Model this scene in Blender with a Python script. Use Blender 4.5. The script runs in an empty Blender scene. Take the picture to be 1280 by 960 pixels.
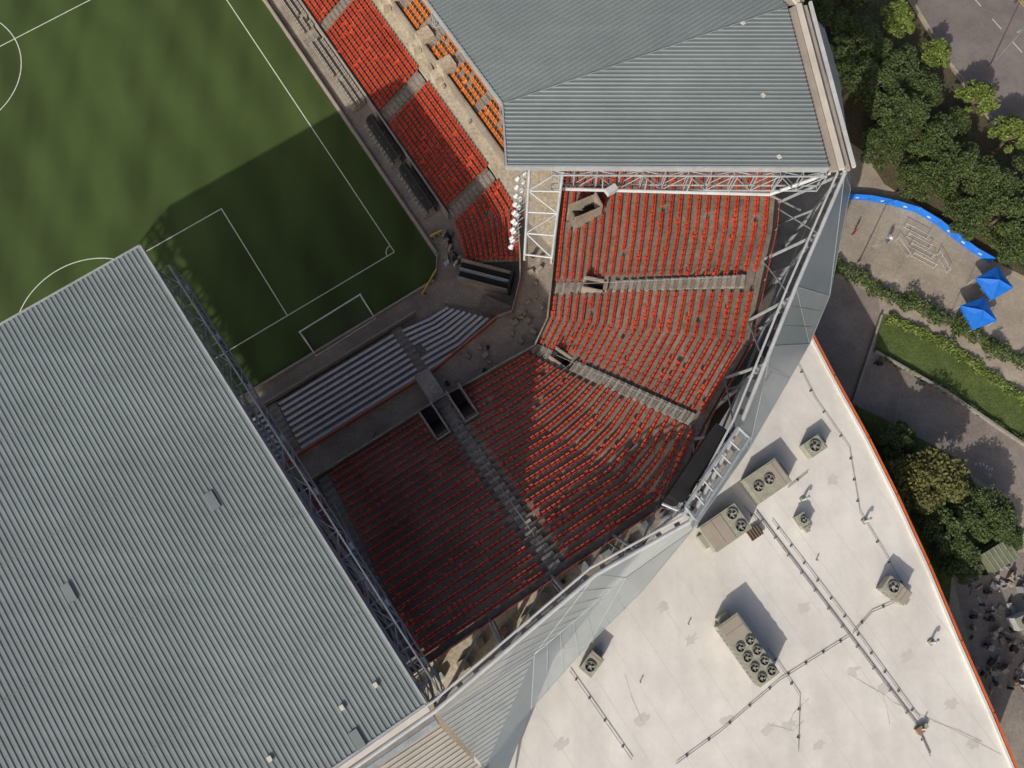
import bpy, math, random
from mathutils import Vector, Matrix
random.seed(7)
R=random.random
CAMH=90.0; TILT=math.radians(14); F=1000.0
ct,st=math.cos(TILT),math.sin(TILT)
def U(px,py,z=0.0):
    """site survey: sight line of the drone intersected with level z"""
    x=(px-640)/F; y=(480-py)/F
    k=(CAMH-z)/(ct-st*y)
    return Vector((x*k,(ct*y+st)*k,z))
C0=U(493,315,0)
TH=math.radians(33.2)
ua=Vector((math.cos(TH),math.sin(TH),0)); vb=Vector((-math.sin(TH),math.cos(TH),0))
def W(a,b,z=0.0):
    p=C0+ua*a+vb*b; return Vector((p.x,p.y,z))
def lerp(a,b,t): return a+(b-a)*t
COL=bpy.context.scene.collection

# ---------------------------------------------------------------- materials
def M(name,c1,c2=None,scale=1.0,rough=.7,bump=0.0,metal=0.0,fine=None,bscale=None,spec=.3,stretch=None,rot=0,fineamt=.25,transp=0,streak=None,big=None):
    m=bpy.data.materials.new(name); m.use_nodes=True
    nt=m.node_tree; N=nt.nodes; L=nt.links
    bs=N['Principled BSDF']
    bs.inputs['Roughness'].default_value=rough; bs.inputs['Metallic'].default_value=metal
    bs.inputs['Specular IOR Level'].default_value=spec
    if c2 is None: c2=tuple(min(1,c*1.18) for c in c1)
    tc=N.new('ShaderNodeTexCoord'); mp=N.new('ShaderNodeMapping')
    L.new(tc.outputs['Object'],mp.inputs['Vector'])
    mp.inputs['Rotation'].default_value=(0,0,rot)
    if stretch: mp.inputs['Scale'].default_value=stretch
    n=N.new('ShaderNodeTexNoise'); n.inputs['Scale'].default_value=scale; n.inputs['Detail'].default_value=6; n.inputs['Roughness'].default_value=.65
    L.new(mp.outputs[0],n.inputs['Vector'])
    r=N.new('ShaderNodeValToRGB'); r.color_ramp.elements[0].position=.33; r.color_ramp.elements[1].position=.67
    r.color_ramp.elements[0].color=(*c1,1); r.color_ramp.elements[1].color=(*c2,1)
    L.new(n.outputs['Fac'],r.inputs['Fac'])
    out=r.outputs['Color']
    def mod(out,sc,amt,vec,lo=.3,hi=.7):
        n2=N.new('ShaderNodeTexNoise'); n2.inputs['Scale'].default_value=sc; n2.inputs['Detail'].default_value=3
        L.new(vec,n2.inputs['Vector'])
        mr=N.new('ShaderNodeMapRange'); mr.inputs['From Min'].default_value=lo; mr.inputs['From Max'].default_value=hi
        mr.inputs['To Min'].default_value=1-amt; mr.inputs['To Max'].default_value=1+amt
        L.new(n2.outputs['Fac'],mr.inputs['Value'])
        vm=N.new('ShaderNodeVectorMath'); vm.operation='SCALE'
        L.new(out,vm.inputs[0]); L.new(mr.outputs[0],vm.inputs['Scale']); return vm.outputs[0]
    if fine: out=mod(out,fine,fineamt,tc.outputs['Object'])
    if big: out=mod(out,big[0],big[1],tc.outputs['Object'])
    if streak:
        mp2=N.new('ShaderNodeMapping'); mp2.inputs['Rotation'].default_value=(0,0,streak[0]); mp2.inputs['Scale'].default_value=streak[1]
        L.new(tc.outputs['Object'],mp2.inputs['Vector']); out=mod(out,1.0,streak[2],mp2.outputs[0])
    L.new(out,bs.inputs['Base Color'])
    if bump:
        b=N.new('ShaderNodeBump'); b.inputs['Strength'].default_value=bump; b.inputs['Distance'].default_value=.05
        n3=N.new('ShaderNodeTexNoise'); n3.inputs['Scale'].default_value=bscale or scale*4
        L.new(tc.outputs['Object'],n3.inputs['Vector']); L.new(n3.outputs['Fac'],b.inputs['Height']); L.new(b.outputs[0],bs.inputs['Normal'])
    if transp:
        t=N.new('ShaderNodeBsdfTransparent'); mx=N.new('ShaderNodeMixShader'); mx.inputs[0].default_value=transp
        L.new(bs.outputs[0],mx.inputs[1]); L.new(t.outputs[0],mx.inputs[2]); L.new(mx.outputs[0],N['Material Output'].inputs[0])
    return m
m_ground=M('ground_concrete',(.27,.235,.19),(.36,.32,.265),.15,.9,fine=3,fineamt=.12,big=(.5,.10))
m_conc=M('concrete',(.235,.20,.165),(.335,.295,.245),.4,.9,fine=4,fineamt=.18,big=(.25,.15))
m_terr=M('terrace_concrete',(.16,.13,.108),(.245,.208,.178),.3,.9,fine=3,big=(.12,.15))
m_aisle=M('aisle_concrete',(.22,.205,.185),(.30,.285,.26),.8,.9,fine=5)
m_beige=M('concourse_floor',(.38,.33,.25),(.50,.45,.36),.4,.85,fine=3)
m_red=M('seat_red',(.44,.052,.026),(.60,.095,.048),1.0,.5,fine=5,spec=.4,fineamt=.25,big=(.15,.10))
m_or=M('seat_orange',(.60,.18,.04),(.72,.25,.06),1.5,.45,spec=.4,fine=5)
m_gseat=M('seat_grey',(.3,.28,.25),(.4,.38,.33),2,.5)
m_alu=M('bench_aluminium',(.48,.51,.53),(.60,.63,.65),1,.45,metal=.1,fine=5,fineamt=.12)
m_steel=M('painted_steel',(.24,.27,.295),(.33,.365,.39),.8,.45,fine=4,fineamt=.12)
m_wsteel=M('white_steel',(.42,.44,.45),(.54,.56,.57),.8,.45)
def roofm(name,rot): return M(name,(.176,.208,.213),(.206,.240,.245),.10,.5,metal=.1,fine=.9,fineamt=.03,streak=(rot,(.05,1.1,1),.06),big=(.05,.05))
m_roof=roofm('roof_metal',-(TH-math.pi/2))
m_roofs=roofm('roof_metal_side',0.0)
m_roof2=M('roof_metal_light',(.31,.34,.35),(.38,.41,.42),.4,.45,metal=.1,fine=2,fineamt=.08)
m_trim=M('roof_trim',(.50,.47,.41),(.60,.57,.51),.5,.6)
m_gut=M('gutter_tan',(.30,.26,.22),(.37,.33,.28),.5,.7)
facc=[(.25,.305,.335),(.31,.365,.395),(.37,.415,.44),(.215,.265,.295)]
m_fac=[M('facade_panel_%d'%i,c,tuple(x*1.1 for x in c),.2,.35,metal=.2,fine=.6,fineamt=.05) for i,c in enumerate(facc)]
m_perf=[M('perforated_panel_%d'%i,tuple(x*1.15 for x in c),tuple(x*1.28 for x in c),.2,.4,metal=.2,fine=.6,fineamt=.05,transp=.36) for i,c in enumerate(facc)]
m_black=M('black_parts_and_shade',(.012,.012,.014),(.02,.02,.022),1,.6)  # black fittings, and the painted shade inside the vomitories
m_dark=M('dark_interior',(.03,.03,.032),(.045,.043,.04),.6,.8)
m_white=M('white_membrane',(.545,.53,.50),(.665,.655,.63),.07,.75,fine=.5,fineamt=.05,streak=(.6,(.5,.06,1),.06),big=(2.5,.025))
m_seam=M('membrane_seam',(.48,.47,.44),(.58,.57,.545),.3,.8)
m_stain=M('roof_stain',(.36,.34,.30),(.50,.48,.44),.6,.85,fine=2)
m_coping=M('orange_coping',(.46,.10,.035),(.56,.14,.05),.5,.5)
m_hvac=M('hvac_casing',(.26,.27,.215),(.34,.345,.285),1.2,.5,fine=5,fineamt=.12)
m_pipe=M('pipe_grey',(.16,.16,.155),(.26,.26,.25),1,.6)
m_line=M('line_paint',(.50,.55,.46),(.66,.70,.62),3,.8)
m_wpaint=M('goal_white',(.75,.75,.75),(.82,.82,.82),3,.4)
m_blue=M('canopy_blue',(.01,.13,.56),(.015,.18,.68),1,.6)
m_yel=M('yellow_paint',(.60,.45,.08),(.70,.52,.10),2,.5)
m_asph=M('asphalt',(.165,.145,.14),(.225,.20,.19),.25,.9,fine=5,fineamt=.12,big=(.12,.12))
m_path=M('path_concrete',(.19,.165,.145),(.27,.24,.215),.35,.9,fine=4,fineamt=.15,big=(.15,.12))
m_lawn=M('lawn',(.055,.085,.022),(.10,.13,.038),.5,.95,bump=.4,fine=6,bscale=20,fineamt=.4)
m_soil=M('planting_soil',(.06,.06,.03),(.11,.09,.055),.6,.95,fine=4,fineamt=.4)
m_bark=M('bark',(.10,.075,.05),(.16,.12,.09),3,.9)
m_hedge=M('hedge_leaf',(.04,.068,.018),(.09,.13,.035),1.2,.7,fine=7,fineamt=.5)
m_leaf=[M('leaf_%d'%i,c1,c2,.8,.65,fine=5,fineamt=.5) for i,(c1,c2) in enumerate([((.036,.060,.018),(.085,.115,.036)),((.085,.125,.024),(.16,.21,.048)),((.065,.075,.022),(.135,.13,.04))])]
m_brick=M('brown_wall',(.2,.13,.09),(.28,.19,.13),.8,.85)

m_grass=M('pitch_grass',(.046,.078,.020),(.060,.096,.027),.09,.95,bump=.35,bscale=14,fine=9,fineamt=.2,rot=-TH)
nt=m_grass.node_tree
bs=nt.nodes['Principled BSDF']; src=bs.inputs['Base Color'].links[0].from_socket
tc=nt.nodes.new('ShaderNodeTexCoord'); mp=nt.nodes.new('ShaderNodeMapping'); mp.inputs['Rotation'].default_value=(0,0,-TH)
nt.links.new(tc.outputs['Object'],mp.inputs['Vector'])
wv=nt.nodes.new('ShaderNodeTexWave'); wv.wave_type='BANDS'; wv.bands_direction='X'; wv.wave_profile='SIN'
wv.inputs['Scale'].default_value=.05; wv.inputs['Distortion'].default_value=.5; wv.inputs['Detail'].default_value=2; wv.inputs['Detail Scale'].default_value=1.0
nt.links.new(mp.outputs[0],wv.inputs['Vector'])
mp2=nt.nodes.new('ShaderNodeMapping'); mp2.inputs['Rotation'].default_value=(0,0,-TH+.1); mp2.inputs['Scale'].default_value=(.20,.025,1)
nt.links.new(tc.outputs['Object'],mp2.inputs['Vector'])
nz=nt.nodes.new('ShaderNodeTexNoise'); nz.inputs['Scale'].default_value=1; nz.inputs['Detail'].default_value=2
nt.links.new(mp2.outputs[0],nz.inputs['Vector'])
ad=nt.nodes.new('ShaderNodeMath'); ad.operation='MULTIPLY_ADD'; ad.inputs[1].default_value=.22
nt.links.new(wv.outputs['Fac'],ad.inputs[0]); nt.links.new(nz.outputs['Fac'],ad.inputs[2])
mr=nt.nodes.new('ShaderNodeMapRange'); mr.inputs['From Min'].default_value=.38; mr.inputs['From Max'].default_value=.78; mr.inputs['To Min'].default_value=.66; mr.inputs['To Max'].default_value=1.12
nt.links.new(ad.outputs[0],mr.inputs['Value'])
vm=nt.nodes.new('ShaderNodeVectorMath'); vm.operation='SCALE'
nt.links.new(src,vm.inputs[0]); nt.links.new(mr.outputs[0],vm.inputs['Scale']); nt.links.new(vm.outputs[0],bs.inputs['Base Color'])

# ---------------------------------------------------------------- mesh builder
class MB:
    def __init__(s): s.v=[]; s.f=[]; s.mi=[]; s.mats=[]
    def mid(s,m):
        if m not in s.mats: s.mats.append(m)
        return s.mats.index(m)
    def poly(s,pts,m):
        i=len(s.v); s.v+= [tuple(p) for p in pts]; s.f.append(tuple(range(i,i+len(pts)))); s.mi.append(s.mid(m))
    def hexa(s,b,t,m,bottom=True):
        i=len(s.v); s.v+=[tuple(p) for p in b]+[tuple(p) for p in t]; n=len(b); k=s.mid(m)
        fs=[tuple(i+n+j for j in range(n))]+[(i+j,i+(j+1)%n,i+n+(j+1)%n,i+n+j) for j in range(n)]
        if bottom: fs.append(tuple(i+j for j in reversed(range(n))))
        s.f+=fs; s.mi+=[k]*len(fs)
    def box(s,c,dx,dy,z0,z1,m,d=Vector((1,0,0)),bottom=True):
        d=Vector((d.x,d.y,0)).normalized(); n=Vector((-d.y,d.x,0))
        q=[c-d*dx-n*dy,c+d*dx-n*dy,c+d*dx+n*dy,c-d*dx+n*dy]
        s.hexa([Vector((p.x,p.y,z0)) for p in q],[Vector((p.x,p.y,z1)) for p in q],m,bottom)
    def tube(s,p,q,r,m,n=6,r2=None):
        p=Vector(p);q=Vector(q); d=(q-p)
        if d.length<1e-5: return
        d.normalize(); a=d.orthogonal().normalized(); b=d.cross(a); r2=r if r2 is None else r2
        B=[p+(a*math.cos(t)+b*math.sin(t))*r for t in [2*math.pi*j/n for j in range(n)]]
        T=[q+(a*math.cos(t)+b*math.sin(t))*r2 for t in [2*math.pi*j/n for j in range(n)]]
        s.hexa(B,T,m)
    def path(s,pts,r,m,n=6):
        for i in range(len(pts)-1): s.tube(pts[i],pts[i+1],r,m,n)
    def truss(s,p,q,w,d,bays,r,m):
        p=Vector(p);q=Vector(q);w=Vector(w);d=Vector(d)
        L=[(p,q),(p+w,q+w),(p+d,q+d),(p+w+d,q+w+d)]
        for a,b in L: s.tube(a,b,r,m)
        pr=lambda k,t: lerp(L[k][0],L[k][1],t)
        for i in range(bays+1):
            t=i/bays
            for a,b in ((0,1),(2,3),(0,2),(1,3)): s.tube(pr(a,t),pr(b,t),r*.6,m,5)
            if i<bays:
                t2=(i+1)/bays
                for a,b in ((0,1),(0,2),(1,3)):
                    if i%2: a,b=b,a
                    s.tube(pr(a,t),pr(b,t2),r*.55,m,5)
    def obj(s,name,parent=None,smooth=False):
        me=bpy.data.meshes.new(name); me.from_pydata(s.v,[],s.f)
        for m in s.mats: me.materials.append(m)
        me.polygons.foreach_set('material_index',s.mi)
        if smooth: me.polygons.foreach_set('use_smooth',[True]*len(s.f))
        me.update(); o=bpy.data.objects.new(name,me); COL.objects.link(o)
        if parent: o.parent=parent
        return o
def empty(name,loc=(0,0,0)):
    e=bpy.data.objects.new(name,None); COL.objects.link(e); e.location=loc; return e
def sheet(name,pts,z,m,parent=None):
    b=MB(); b.poly([Vector((p.x,p.y,z)) for p in pts],m); return b.obj(name,parent)
def PX(l,z=0): return [U(x,y,z) for x,y in l]

# ---------------------------------------------------------------- ground and pitch
b=MB(); b.poly([(-900,-900,0),(900,-900,0),(900,900,0),(-900,900,0)],m_ground); b.obj('ground')
sheet('football_pitch',[W(-76,-5.6),W(2.3,-5.6),W(3.9,-3.6),W(3.9,112),W(-76,112)],.008,m_grass)
b=MB(); LW=.06
def line(p,q,z=.014,w=LW,m=m_line):
    d=(q-p).normalized(); n=Vector((-d.y,d.x,0))*w
    b.poly([Vector((t.x,t.y,z)) for t in (p-n,q-n,q+n,p+n)],m)
def arc(a,bb,r,t0,t1,n=40,z=.014):
    for i in range(n):
        A=t0+(t1-t0)*i/n;B=t0+(t1-t0)*(i+1)/n
        P=lambda t,rr: W(a+rr*math.cos(t),bb+rr*math.sin(t),z)
        b.poly([P(A,r-LW),P(A,r+LW),P(B,r+LW),P(B,r-LW)],m_line)
PW=70
line(W(-PW,0),W(0,0)); line(W(0,.08),W(0,105)); line(W(-PW,.08),W(-PW,105)); line(W(-PW,52.5),W(-.08,52.5)); line(W(-PW,105.1),W(0,105.1))
line(W(-14.8,.08),W(-14.8,16.4)); line(W(-55.2,.08),W(-55.2,16.4)); line(W(-55.3,16.5),W(-14.72,16.5))
line(W(-25.8,.08),W(-25.8,5.4)); line(W(-44.2,.08),W(-44.2,5.4)); line(W(-44.3,5.5),W(-25.7,5.5))
ph=math.asin(5.5/9.15); arc(-35,11,9.15,ph+.01,math.pi-ph-.01)
arc(-35,52.5,9.15,0,math.pi*2,90,z=.019); arc(0,0,1,math.pi/2+.08,math.pi-.08,10)
b.obj('pitch_markings')
b=MB()
b.poly([W(3.9,-3.6,.006),W(2.3,-5.6,.006),W(-76,-5.6,.006),W(-76,-9,.006),W(14,-12,.006),W(14,-4,.006),W(9,0,.006),W(9,112,.006),W(3.9,112,.006)],m_conc)
b.obj('pitch_surround')
b=MB()
b.box(W(4.15,54),.12,57,0,.55,m_gut,ua); b.box(W(-37,-5.85),39,.12,0,.55,m_gut,ua)
b.hexa([W(2.2,-5.9,0),W(2.3,-5.7,0),W(4.1,-3.2,0),W(4.3,-3.2,0)],[W(2.2,-5.9,.55),W(2.3,-5.7,.55),W(4.1,-3.2,.55),W(4.3,-3.2,.55)],m_gut)
b.obj('perimeter_wall')

# ---------------------------------------------------------------- grandstands
def dist_line(p,a,c):
    d=Vector((c.x-a.x,c.y-a.y)); q=Vector((p.x-a.x,p.y-a.y)); L=d.length; d/=L
    t=q.dot(d); return abs(q.x*d.y-q.y*d.x),t/L
def seat(mb,p,f,m,w=.20,dn=False):
    # f: facing direction (toward the pitch); tip-up seat: upright back and folded pan
    s=Vector((-f.y,f.x,0)); z=p.z
    def bx(o0,o1,z0,z1,tilt=0):
        q=[p+s*-w+f*o0,p+s*w+f*o0,p+s*w+f*o1,p-s*w+f*o1]
        B=[Vector((t.x,t.y,z+z0)) for t in q]; T=[Vector((t.x,t.y,z+z1))-f*tilt for t in q]
        mb.hexa(B,T,m,False)
    bx(-.22,-.16,.35,.80,.07)
    if dn: bx(-.15,.22,.38,.44)
    else: bx(-.15,.02,.36,.62,-.03)
def inhole(p,holes):
    for h in holes:
        d=Vector((p.x-h['c'].x,p.y-h['c'].y,0))
        if abs(d.dot(h['d']))<h['l'] and abs(d.dot(h['n']))<h['w']: return True
    return False
def stand(name,inn,out,n,aisles=(),holes=(),mt=m_terr,ms=m_red,spacing=.54,kind='seat',missing=0.004,aw=.85,piece=.9):
    par=empty(name); T=MB(); S=MB(); A=MB()
    K=len(inn)
    for i in range(K-1):
        L=max((out[i+1]-out[i]).length,(inn[i+1]-inn[i]).length); m=max(1,int(L/piece))
        for j in range(m):
            u0,u1=j/m,(j+1)/m
            I0,I1=lerp(inn[i],inn[i+1],u0),lerp(inn[i],inn[i+1],u1); O0,O1=lerp(out[i],out[i+1],u0),lerp(out[i],out[i+1],u1)
            for r in range(n):
                t0,t1=r/n,(r+1)/n
                a0,a1,b0,b1=lerp(I0,O0,t0),lerp(I1,O1,t0),lerp(I0,O0,t1),lerp(I1,O1,t1)
                if inhole((a0+b1)/2,holes): continue
                za0,za1=a0.z,a1.z
                zp0=lerp(I0.z,O0.z,(r-1)/n) if r else za0-1.0
                zp1=lerp(I1.z,O1.z,(r-1)/n) if r else za1-1.0
                v=lambda p,z: Vector((p.x,p.y,z))
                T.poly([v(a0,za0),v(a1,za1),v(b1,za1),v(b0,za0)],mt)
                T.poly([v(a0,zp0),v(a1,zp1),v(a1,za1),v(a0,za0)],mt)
        for r in range(n):
            t=(r+.62)/n
            p,q=lerp(inn[i],out[i],t),lerp(inn[i+1],out[i+1],t)
            zr0,zr1=lerp(inn[i].z,out[i].z,r/n),lerp(inn[i+1].z,out[i+1].z,r/n)
            d=Vector((q.x-p.x,q.y-p.y,0)); L=d.length; d.normalize()
            f=Vector((-d.y,d.x,0)); mid=(inn[i]+inn[i+1])/2-(out[i]+out[i+1])/2
            if f.dot(mid)<0: f=-f
            if kind=='seat':
                c=max(1,round((L)/spacing)); sp=L/c
                for k in range(c):
                    s=(k+.5)*sp; pos=p+d*s; pos=Vector((pos.x,pos.y,lerp(zr0,zr1,s/L)))
                    if inhole(pos,[dict(h,l=h['l']+.4,w=h['w']+.3) for h in holes]): continue
                    bad=False
                    for (A0,A1) in aisles:
                        dd,tt=dist_line(pos,A0,A1)
                        if dd<aw and -.05<tt<1.05: bad=True;break
                    if bad or R()<missing: continue
                    seat(S,pos,f,ms,dn=R()<.07)
            else:
                c=max(1,int(L/1.0)); 
                for k in range(c):
                    s0,s1=L*k/c,L*(k+1)/c; pos=p+d*(s0+s1)/2; pos=Vector((pos.x,pos.y,lerp(zr0,zr1,(s0+s1)/2/L)))
                    if any(dist_line(pos,A0,A1)[0]<1.0 for A0,A1 in aisles): continue
                    S.box(pos,(s1-s0)/2,.16,pos.z+.40,pos.z+.45,ms,d)
                    S.box(pos,.04,.12,pos.z,pos.z+.4,m_steel,d)
    for (A0,A1) in aisles:
        ax=Vector((A1.x-A0.x,A1.y-A0.y,0)).normalized(); 
        Lh=Vector((A1.x-A0.x,A1.y-A0.y,0)).length
        rise=(A1.z-A0.z)/n; step=Lh/n
        for r in range(n):
            z=lerp(A0.z,A1.z,r/n); c=lerp(A0,A1,(r+.25)/n); c2=lerp(A0,A1,(r+.75)/n)
            if inhole(c,holes): continue
            w_=min(.6,aw-.2)
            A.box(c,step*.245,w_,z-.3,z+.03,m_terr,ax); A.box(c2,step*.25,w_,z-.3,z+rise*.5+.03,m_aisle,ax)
            if n>15 and 3<r<n-1:
                A.tube(c+Vector((0,0,.0)),c+Vector((0,0,.95)),.02,m_steel,4)
        if n>15: A.tube(lerp(A0,A1,.18)+Vector((0,0,.95)),lerp(A0,A1,.95)+Vector((0,0,.95)),.025,m_steel,5)
    T.obj('terrace_steps',par); S.obj('seats',par); 
    if A.f: A.obj('aisle_stairs',par)
    return par

def hole(px,py,z,l,w,d):
    d=Vector((d.x,d.y,0)).normalized()
    return dict(c=U(px,py,z),l=l,w=w,d=d,n=Vector((-d.y,d.x,0)),z=z)
z0,z1=8.0,20.0
ib=[W(20,58,z0),U(706,190,z0),U(694,300,z0),U(689,352,z0),U(684,400,z0),U(668,434,z0),U(630,455,z0),U(590,478,z0),W(-5,-20.5,z0),W(-58,-20.5,z0)]
ob=[W(38,58,z1),U(966,190,z1),U(957,290,z1),U(943,352,z1),U(927,430,z1),U(870,530,z1),U(846,588,z1),U(818,627,z1),W(-5,-41.2,z1),W(-58,-41.2,z1)]
ob[0]=Vector((ob[1].x,ob[1].y,z1))+vb*52; ib[0]=Vector((ib[1].x,ib[1].y,z0))+vb*52
s1=(U(690,360,z0),U(932,350,z1)); s2=(U(664,433,z0),U(866,524,z1))
p3=U(688,700,19.3); a3=(p3-C0).dot(ua); s3=(W(a3,-20.5,z0),W(a3,-41.2,z1))
d0=s1[1]-s1[0]; d2=s2[1]-s2[0]; 
H=[hole(730,264,11.0,1.4,.8,U(760,250,10)-U(700,275,10)),hole(742,358,10.7,1.1,.6,d0),hole(702,450,9.8,1.1,.6,d2)]
for s in (-1,1):
    H.append(dict(c=W(a3+s*1.7,-22.5,9.2),l=1.8,w=.75,d=vb.copy(),n=-ua,z=9.2))
bowl=stand('upper_grandstand',ib,ob,24,[s1,s2,s3,(W(-19.8,-20.5,z0),W(-19.8,-41.2,z1)),(W(-36,-20.5,z0),W(-36,-41.2,z1))],H,piece=.45)
V=MB()
for hi,h in enumerate(H):
    c,d,n=h['c'],h['d'],h['n']; l,w=h['l'],h['w']; zt=h['z']; tp=.8 if hi in(1,2) else 1.15
    V.box(c+n*w,l+.1,.08,zt-3.5,zt+tp,m_conc,d); V.box(c-n*w,l+.1,.08,zt-3.5,zt+tp,m_conc,d)
    sg=1 if hi<3 else -1
    V.box(c+d*(l+.2)*sg,.08,w+.08,zt-3.5,zt+tp+.4,m_conc,d); V.box(c,l+.1,w-.1,zt-3.9,zt-3.3,m_dark,d)  # pit floor coloured dark to deepen the opening's shade
    for k in range(8): V.box(c-d*(l-.2-k*.28),.14,w-.12,zt-3.2,zt-.3-k*.32,m_terr,d)
    V.box(c+d*(l*.55),l*.42,w,zt-.9,zt-.8,m_black,d)  # black slab paints the shade of the opening, no real part
V.box(W(a3,-19.9),.85,3.0,6,8.15,m_aisle,ua)
V.obj('vomitory_walls',bowl)
V=MB()
for i in range(len(ob)-1):
    p,q=ob[i],ob[i+1]; d=(q-p).normalized(); n=Vector((-d.y,d.x,0)); 
    if n.dot(p-ib[i])<0: n=-n
    V.box((p+q)/2+n*.3,(q-p).length/2,.3,19.3,20.0,m_terr,d)
    V.box((p+q)/2+n*.65,(q-p).length/2,.06,17.5,20.7,m_dark,d)
    V.path([p+n*.7+Vector((0,0,1.3)),q+n*.7+Vector((0,0,1.3))],.04,m_red)
    m=int((q-p).length/2.2)
    for k in range(m): 
        t=lerp(p,q,k/m)+n*.7; V.tube(t,t+Vector((0,0,1.3)),.035,m_steel,5)
    p,q=ib[i],ib[i+1]; d=(q-p).normalized(); m1=(p+q)/2
    V.box(m1,(q-p).length/2,.08,5.2,8.8,m_conc,d)
V.obj('bowl_parapets',bowl)
wz=5.0
b=MB()
lower_back=[W(14.4,60,wz),W(14.4,0,wz),U(646,262,wz),U(650,322,wz),U(650,352,wz),U(640,392,wz),U(622,402,4),W(-4,-16.7,wz),W(-60,-16.7,wz)]
upper_front=[Vector((*ib[k].xy,wz)) for k in (0,1,2,3,4,5,6,8,9)]
for i in range(8):
    q=[lower_back[i],lower_back[i+1],upper_front[i+1],upper_front[i]]
    b.hexa([Vector((p.x,p.y,4.6)) for p in q],[Vector((p.x,p.y,5.0)) for p in q],m_beige if i<2 else m_conc)
b.obj('concourse_walkway')
b=MB()
for i in range(2,8):
    p,q=lower_back[i],lower_back[i+1]; d=(q-p).normalized()
    b.box((p+q)/2,(q-p).length/2,.07,5.0,5.9,m_coping if i in(4,6,7) else m_conc,d)
    b.path([Vector((*p.xy,6.1)),Vector((*q.xy,6.1))],.035,m_steel)
for k in range(34):
    i=random.choice((1,2,3,4,5,6,7)); t=R(); s=.2+.6*R(); p=lerp(lerp(lower_back[i],lower_back[i+1],t),lerp(upper_front[i],upper_front[i+1],t),s)
    if i==1: p=lerp(W(15.3,30),W(15.6,2),R())
    b.box(p,.12+.3*R()**2,.1+.2*R(),5,5.3+.5*R(),random.choice([m_dark,m_conc,m_gut,m_gut,m_conc]),Vector((R()-.5,R()-.5,0)))
b.obj('walkway_rail')

stand('lower_grandstand',[W(7.9,66,1),W(7.9,0,1),U(571,298,1),U(580,328,1)],[W(14.2,66,4.8),W(14.2,0,4.8),U(643,262,4.8),U(648,326,4.8)],11,
      [(W(7.9,b_,1),W(14.2,b_,4.8)) for b_ in (0,15.6,31,46)],spacing=.52)
stand('club_grandstand',[W(16.1,66,6.6),W(16.1,0.5,6.6)],[W(20.2,66,9),W(20.2,.5,9)],6,[(W(16.1,b_,6.6),W(20.2,b_,9)) for b_ in (7,13.2,17.5,19.2,24,31,45)],mt=m_conc,ms=m_or,missing=.03,aw=.75)
b=MB()
b.box(W(16.0,33),.1,33,4.6,7.3,m_conc,ua)
b.box(W(21.2,33),1.0,33,8.4,9.0,m_conc,ua); b.box(W(22.2,33),.12,33,8,12,m_coping,ua)
b.path([W(20.6,66,10.1),W(20.6,.5,10.1)],.05,m_red)
for i,bb in enumerate((18.4,13.5,25.5,30.5)):
    b.box(W(16.6,bb),.9,.8,6.5,7.9+.2*(i%2),m_beige,ua); b.box(W(15.3,bb+.5),.5,.6,5,6.4,m_beige,ua)
b.obj('club_terrace_boxes')
stand('field_grandstand',[W(5.3,70,.2),W(5.3,19,.2)],[W(7.4,70,.7),W(7.4,19,.7)],3,[(W(5.3,31,.2),W(7.4,31,.7))],mt=m_conc,ms=m_gseat,missing=.03)
b=MB(); b.box(W(7.75,33),.1,33,0,1.5,m_gut,ua); b.path([W(7.75,66,1.9),W(7.75,0,1.9)],.035,m_steel); b.obj('grandstand_front_wall')
def dugout(a,b0,b1):
    e=empty('team_dugout'); m=MB()
    m.box(W(a,(b0+b1)/2),1.0,(b1-b0)/2,.05,.2,m_conc,ua)
    m.box(W(a+.75,(b0+b1)/2),.05,(b1-b0)/2,.2,1.9,m_dark,ua)
    for k in range(5):
        t0=math.radians(10+k*16);t1=math.radians(26+k*16)
        P=lambda t,bb: W(a+.75-1.05*math.sin(t),bb,.9+1.05*math.cos(t*.98))
        m.poly([P(t0,b0),P(t0,b1),P(t1,b1),P(t1,b0)],m_black if k%3 else m_dark)
    nn=int((b1-b0)/.62)
    for k in range(nn):
        seat(m,W(a-.75,b0+.3+k*.62,.0),-ua,m_gseat)
        if k%3==0: m.tube(W(a+.75,b0+k*.62,2.0),W(a-.25,b0+k*.62,1.5),.02,m_steel,5)
    m.obj('shelter',e)
dugout(6.3,9.6,16.5); dugout(6.3,1.6,8.6)
zb0,zb1=.9,4.2
bl_in=[W(-58,-8.6,zb0),W(-5.6,-8.9,zb0),W(-1.2,-9.6,zb0),U(556,384,zb0)]; bl_out=[W(-58,-16.2,zb1),W(-5.6,-16.2,zb1),W(0.2,-16.2,zb1),U(620,401,zb1)]
stand('bleacher_grandstand',bl_in,bl_out,9,[(W(-5.0,-8.7,zb0),W(-5.0,-16.2,zb1)),(W(-21.5,-8.7,zb0),W(-21.5,-16.2,zb1))],ms=m_alu,kind='bench')
b=MB(); b.box(W(-30,-8.4),28,.08,0,1.7,m_gut,ua); b.path([W(-58,-8.4,2.0),W(-2,-8.6,2.0)],.03,m_steel)
b.obj('bleacher_front_wall')

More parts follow.
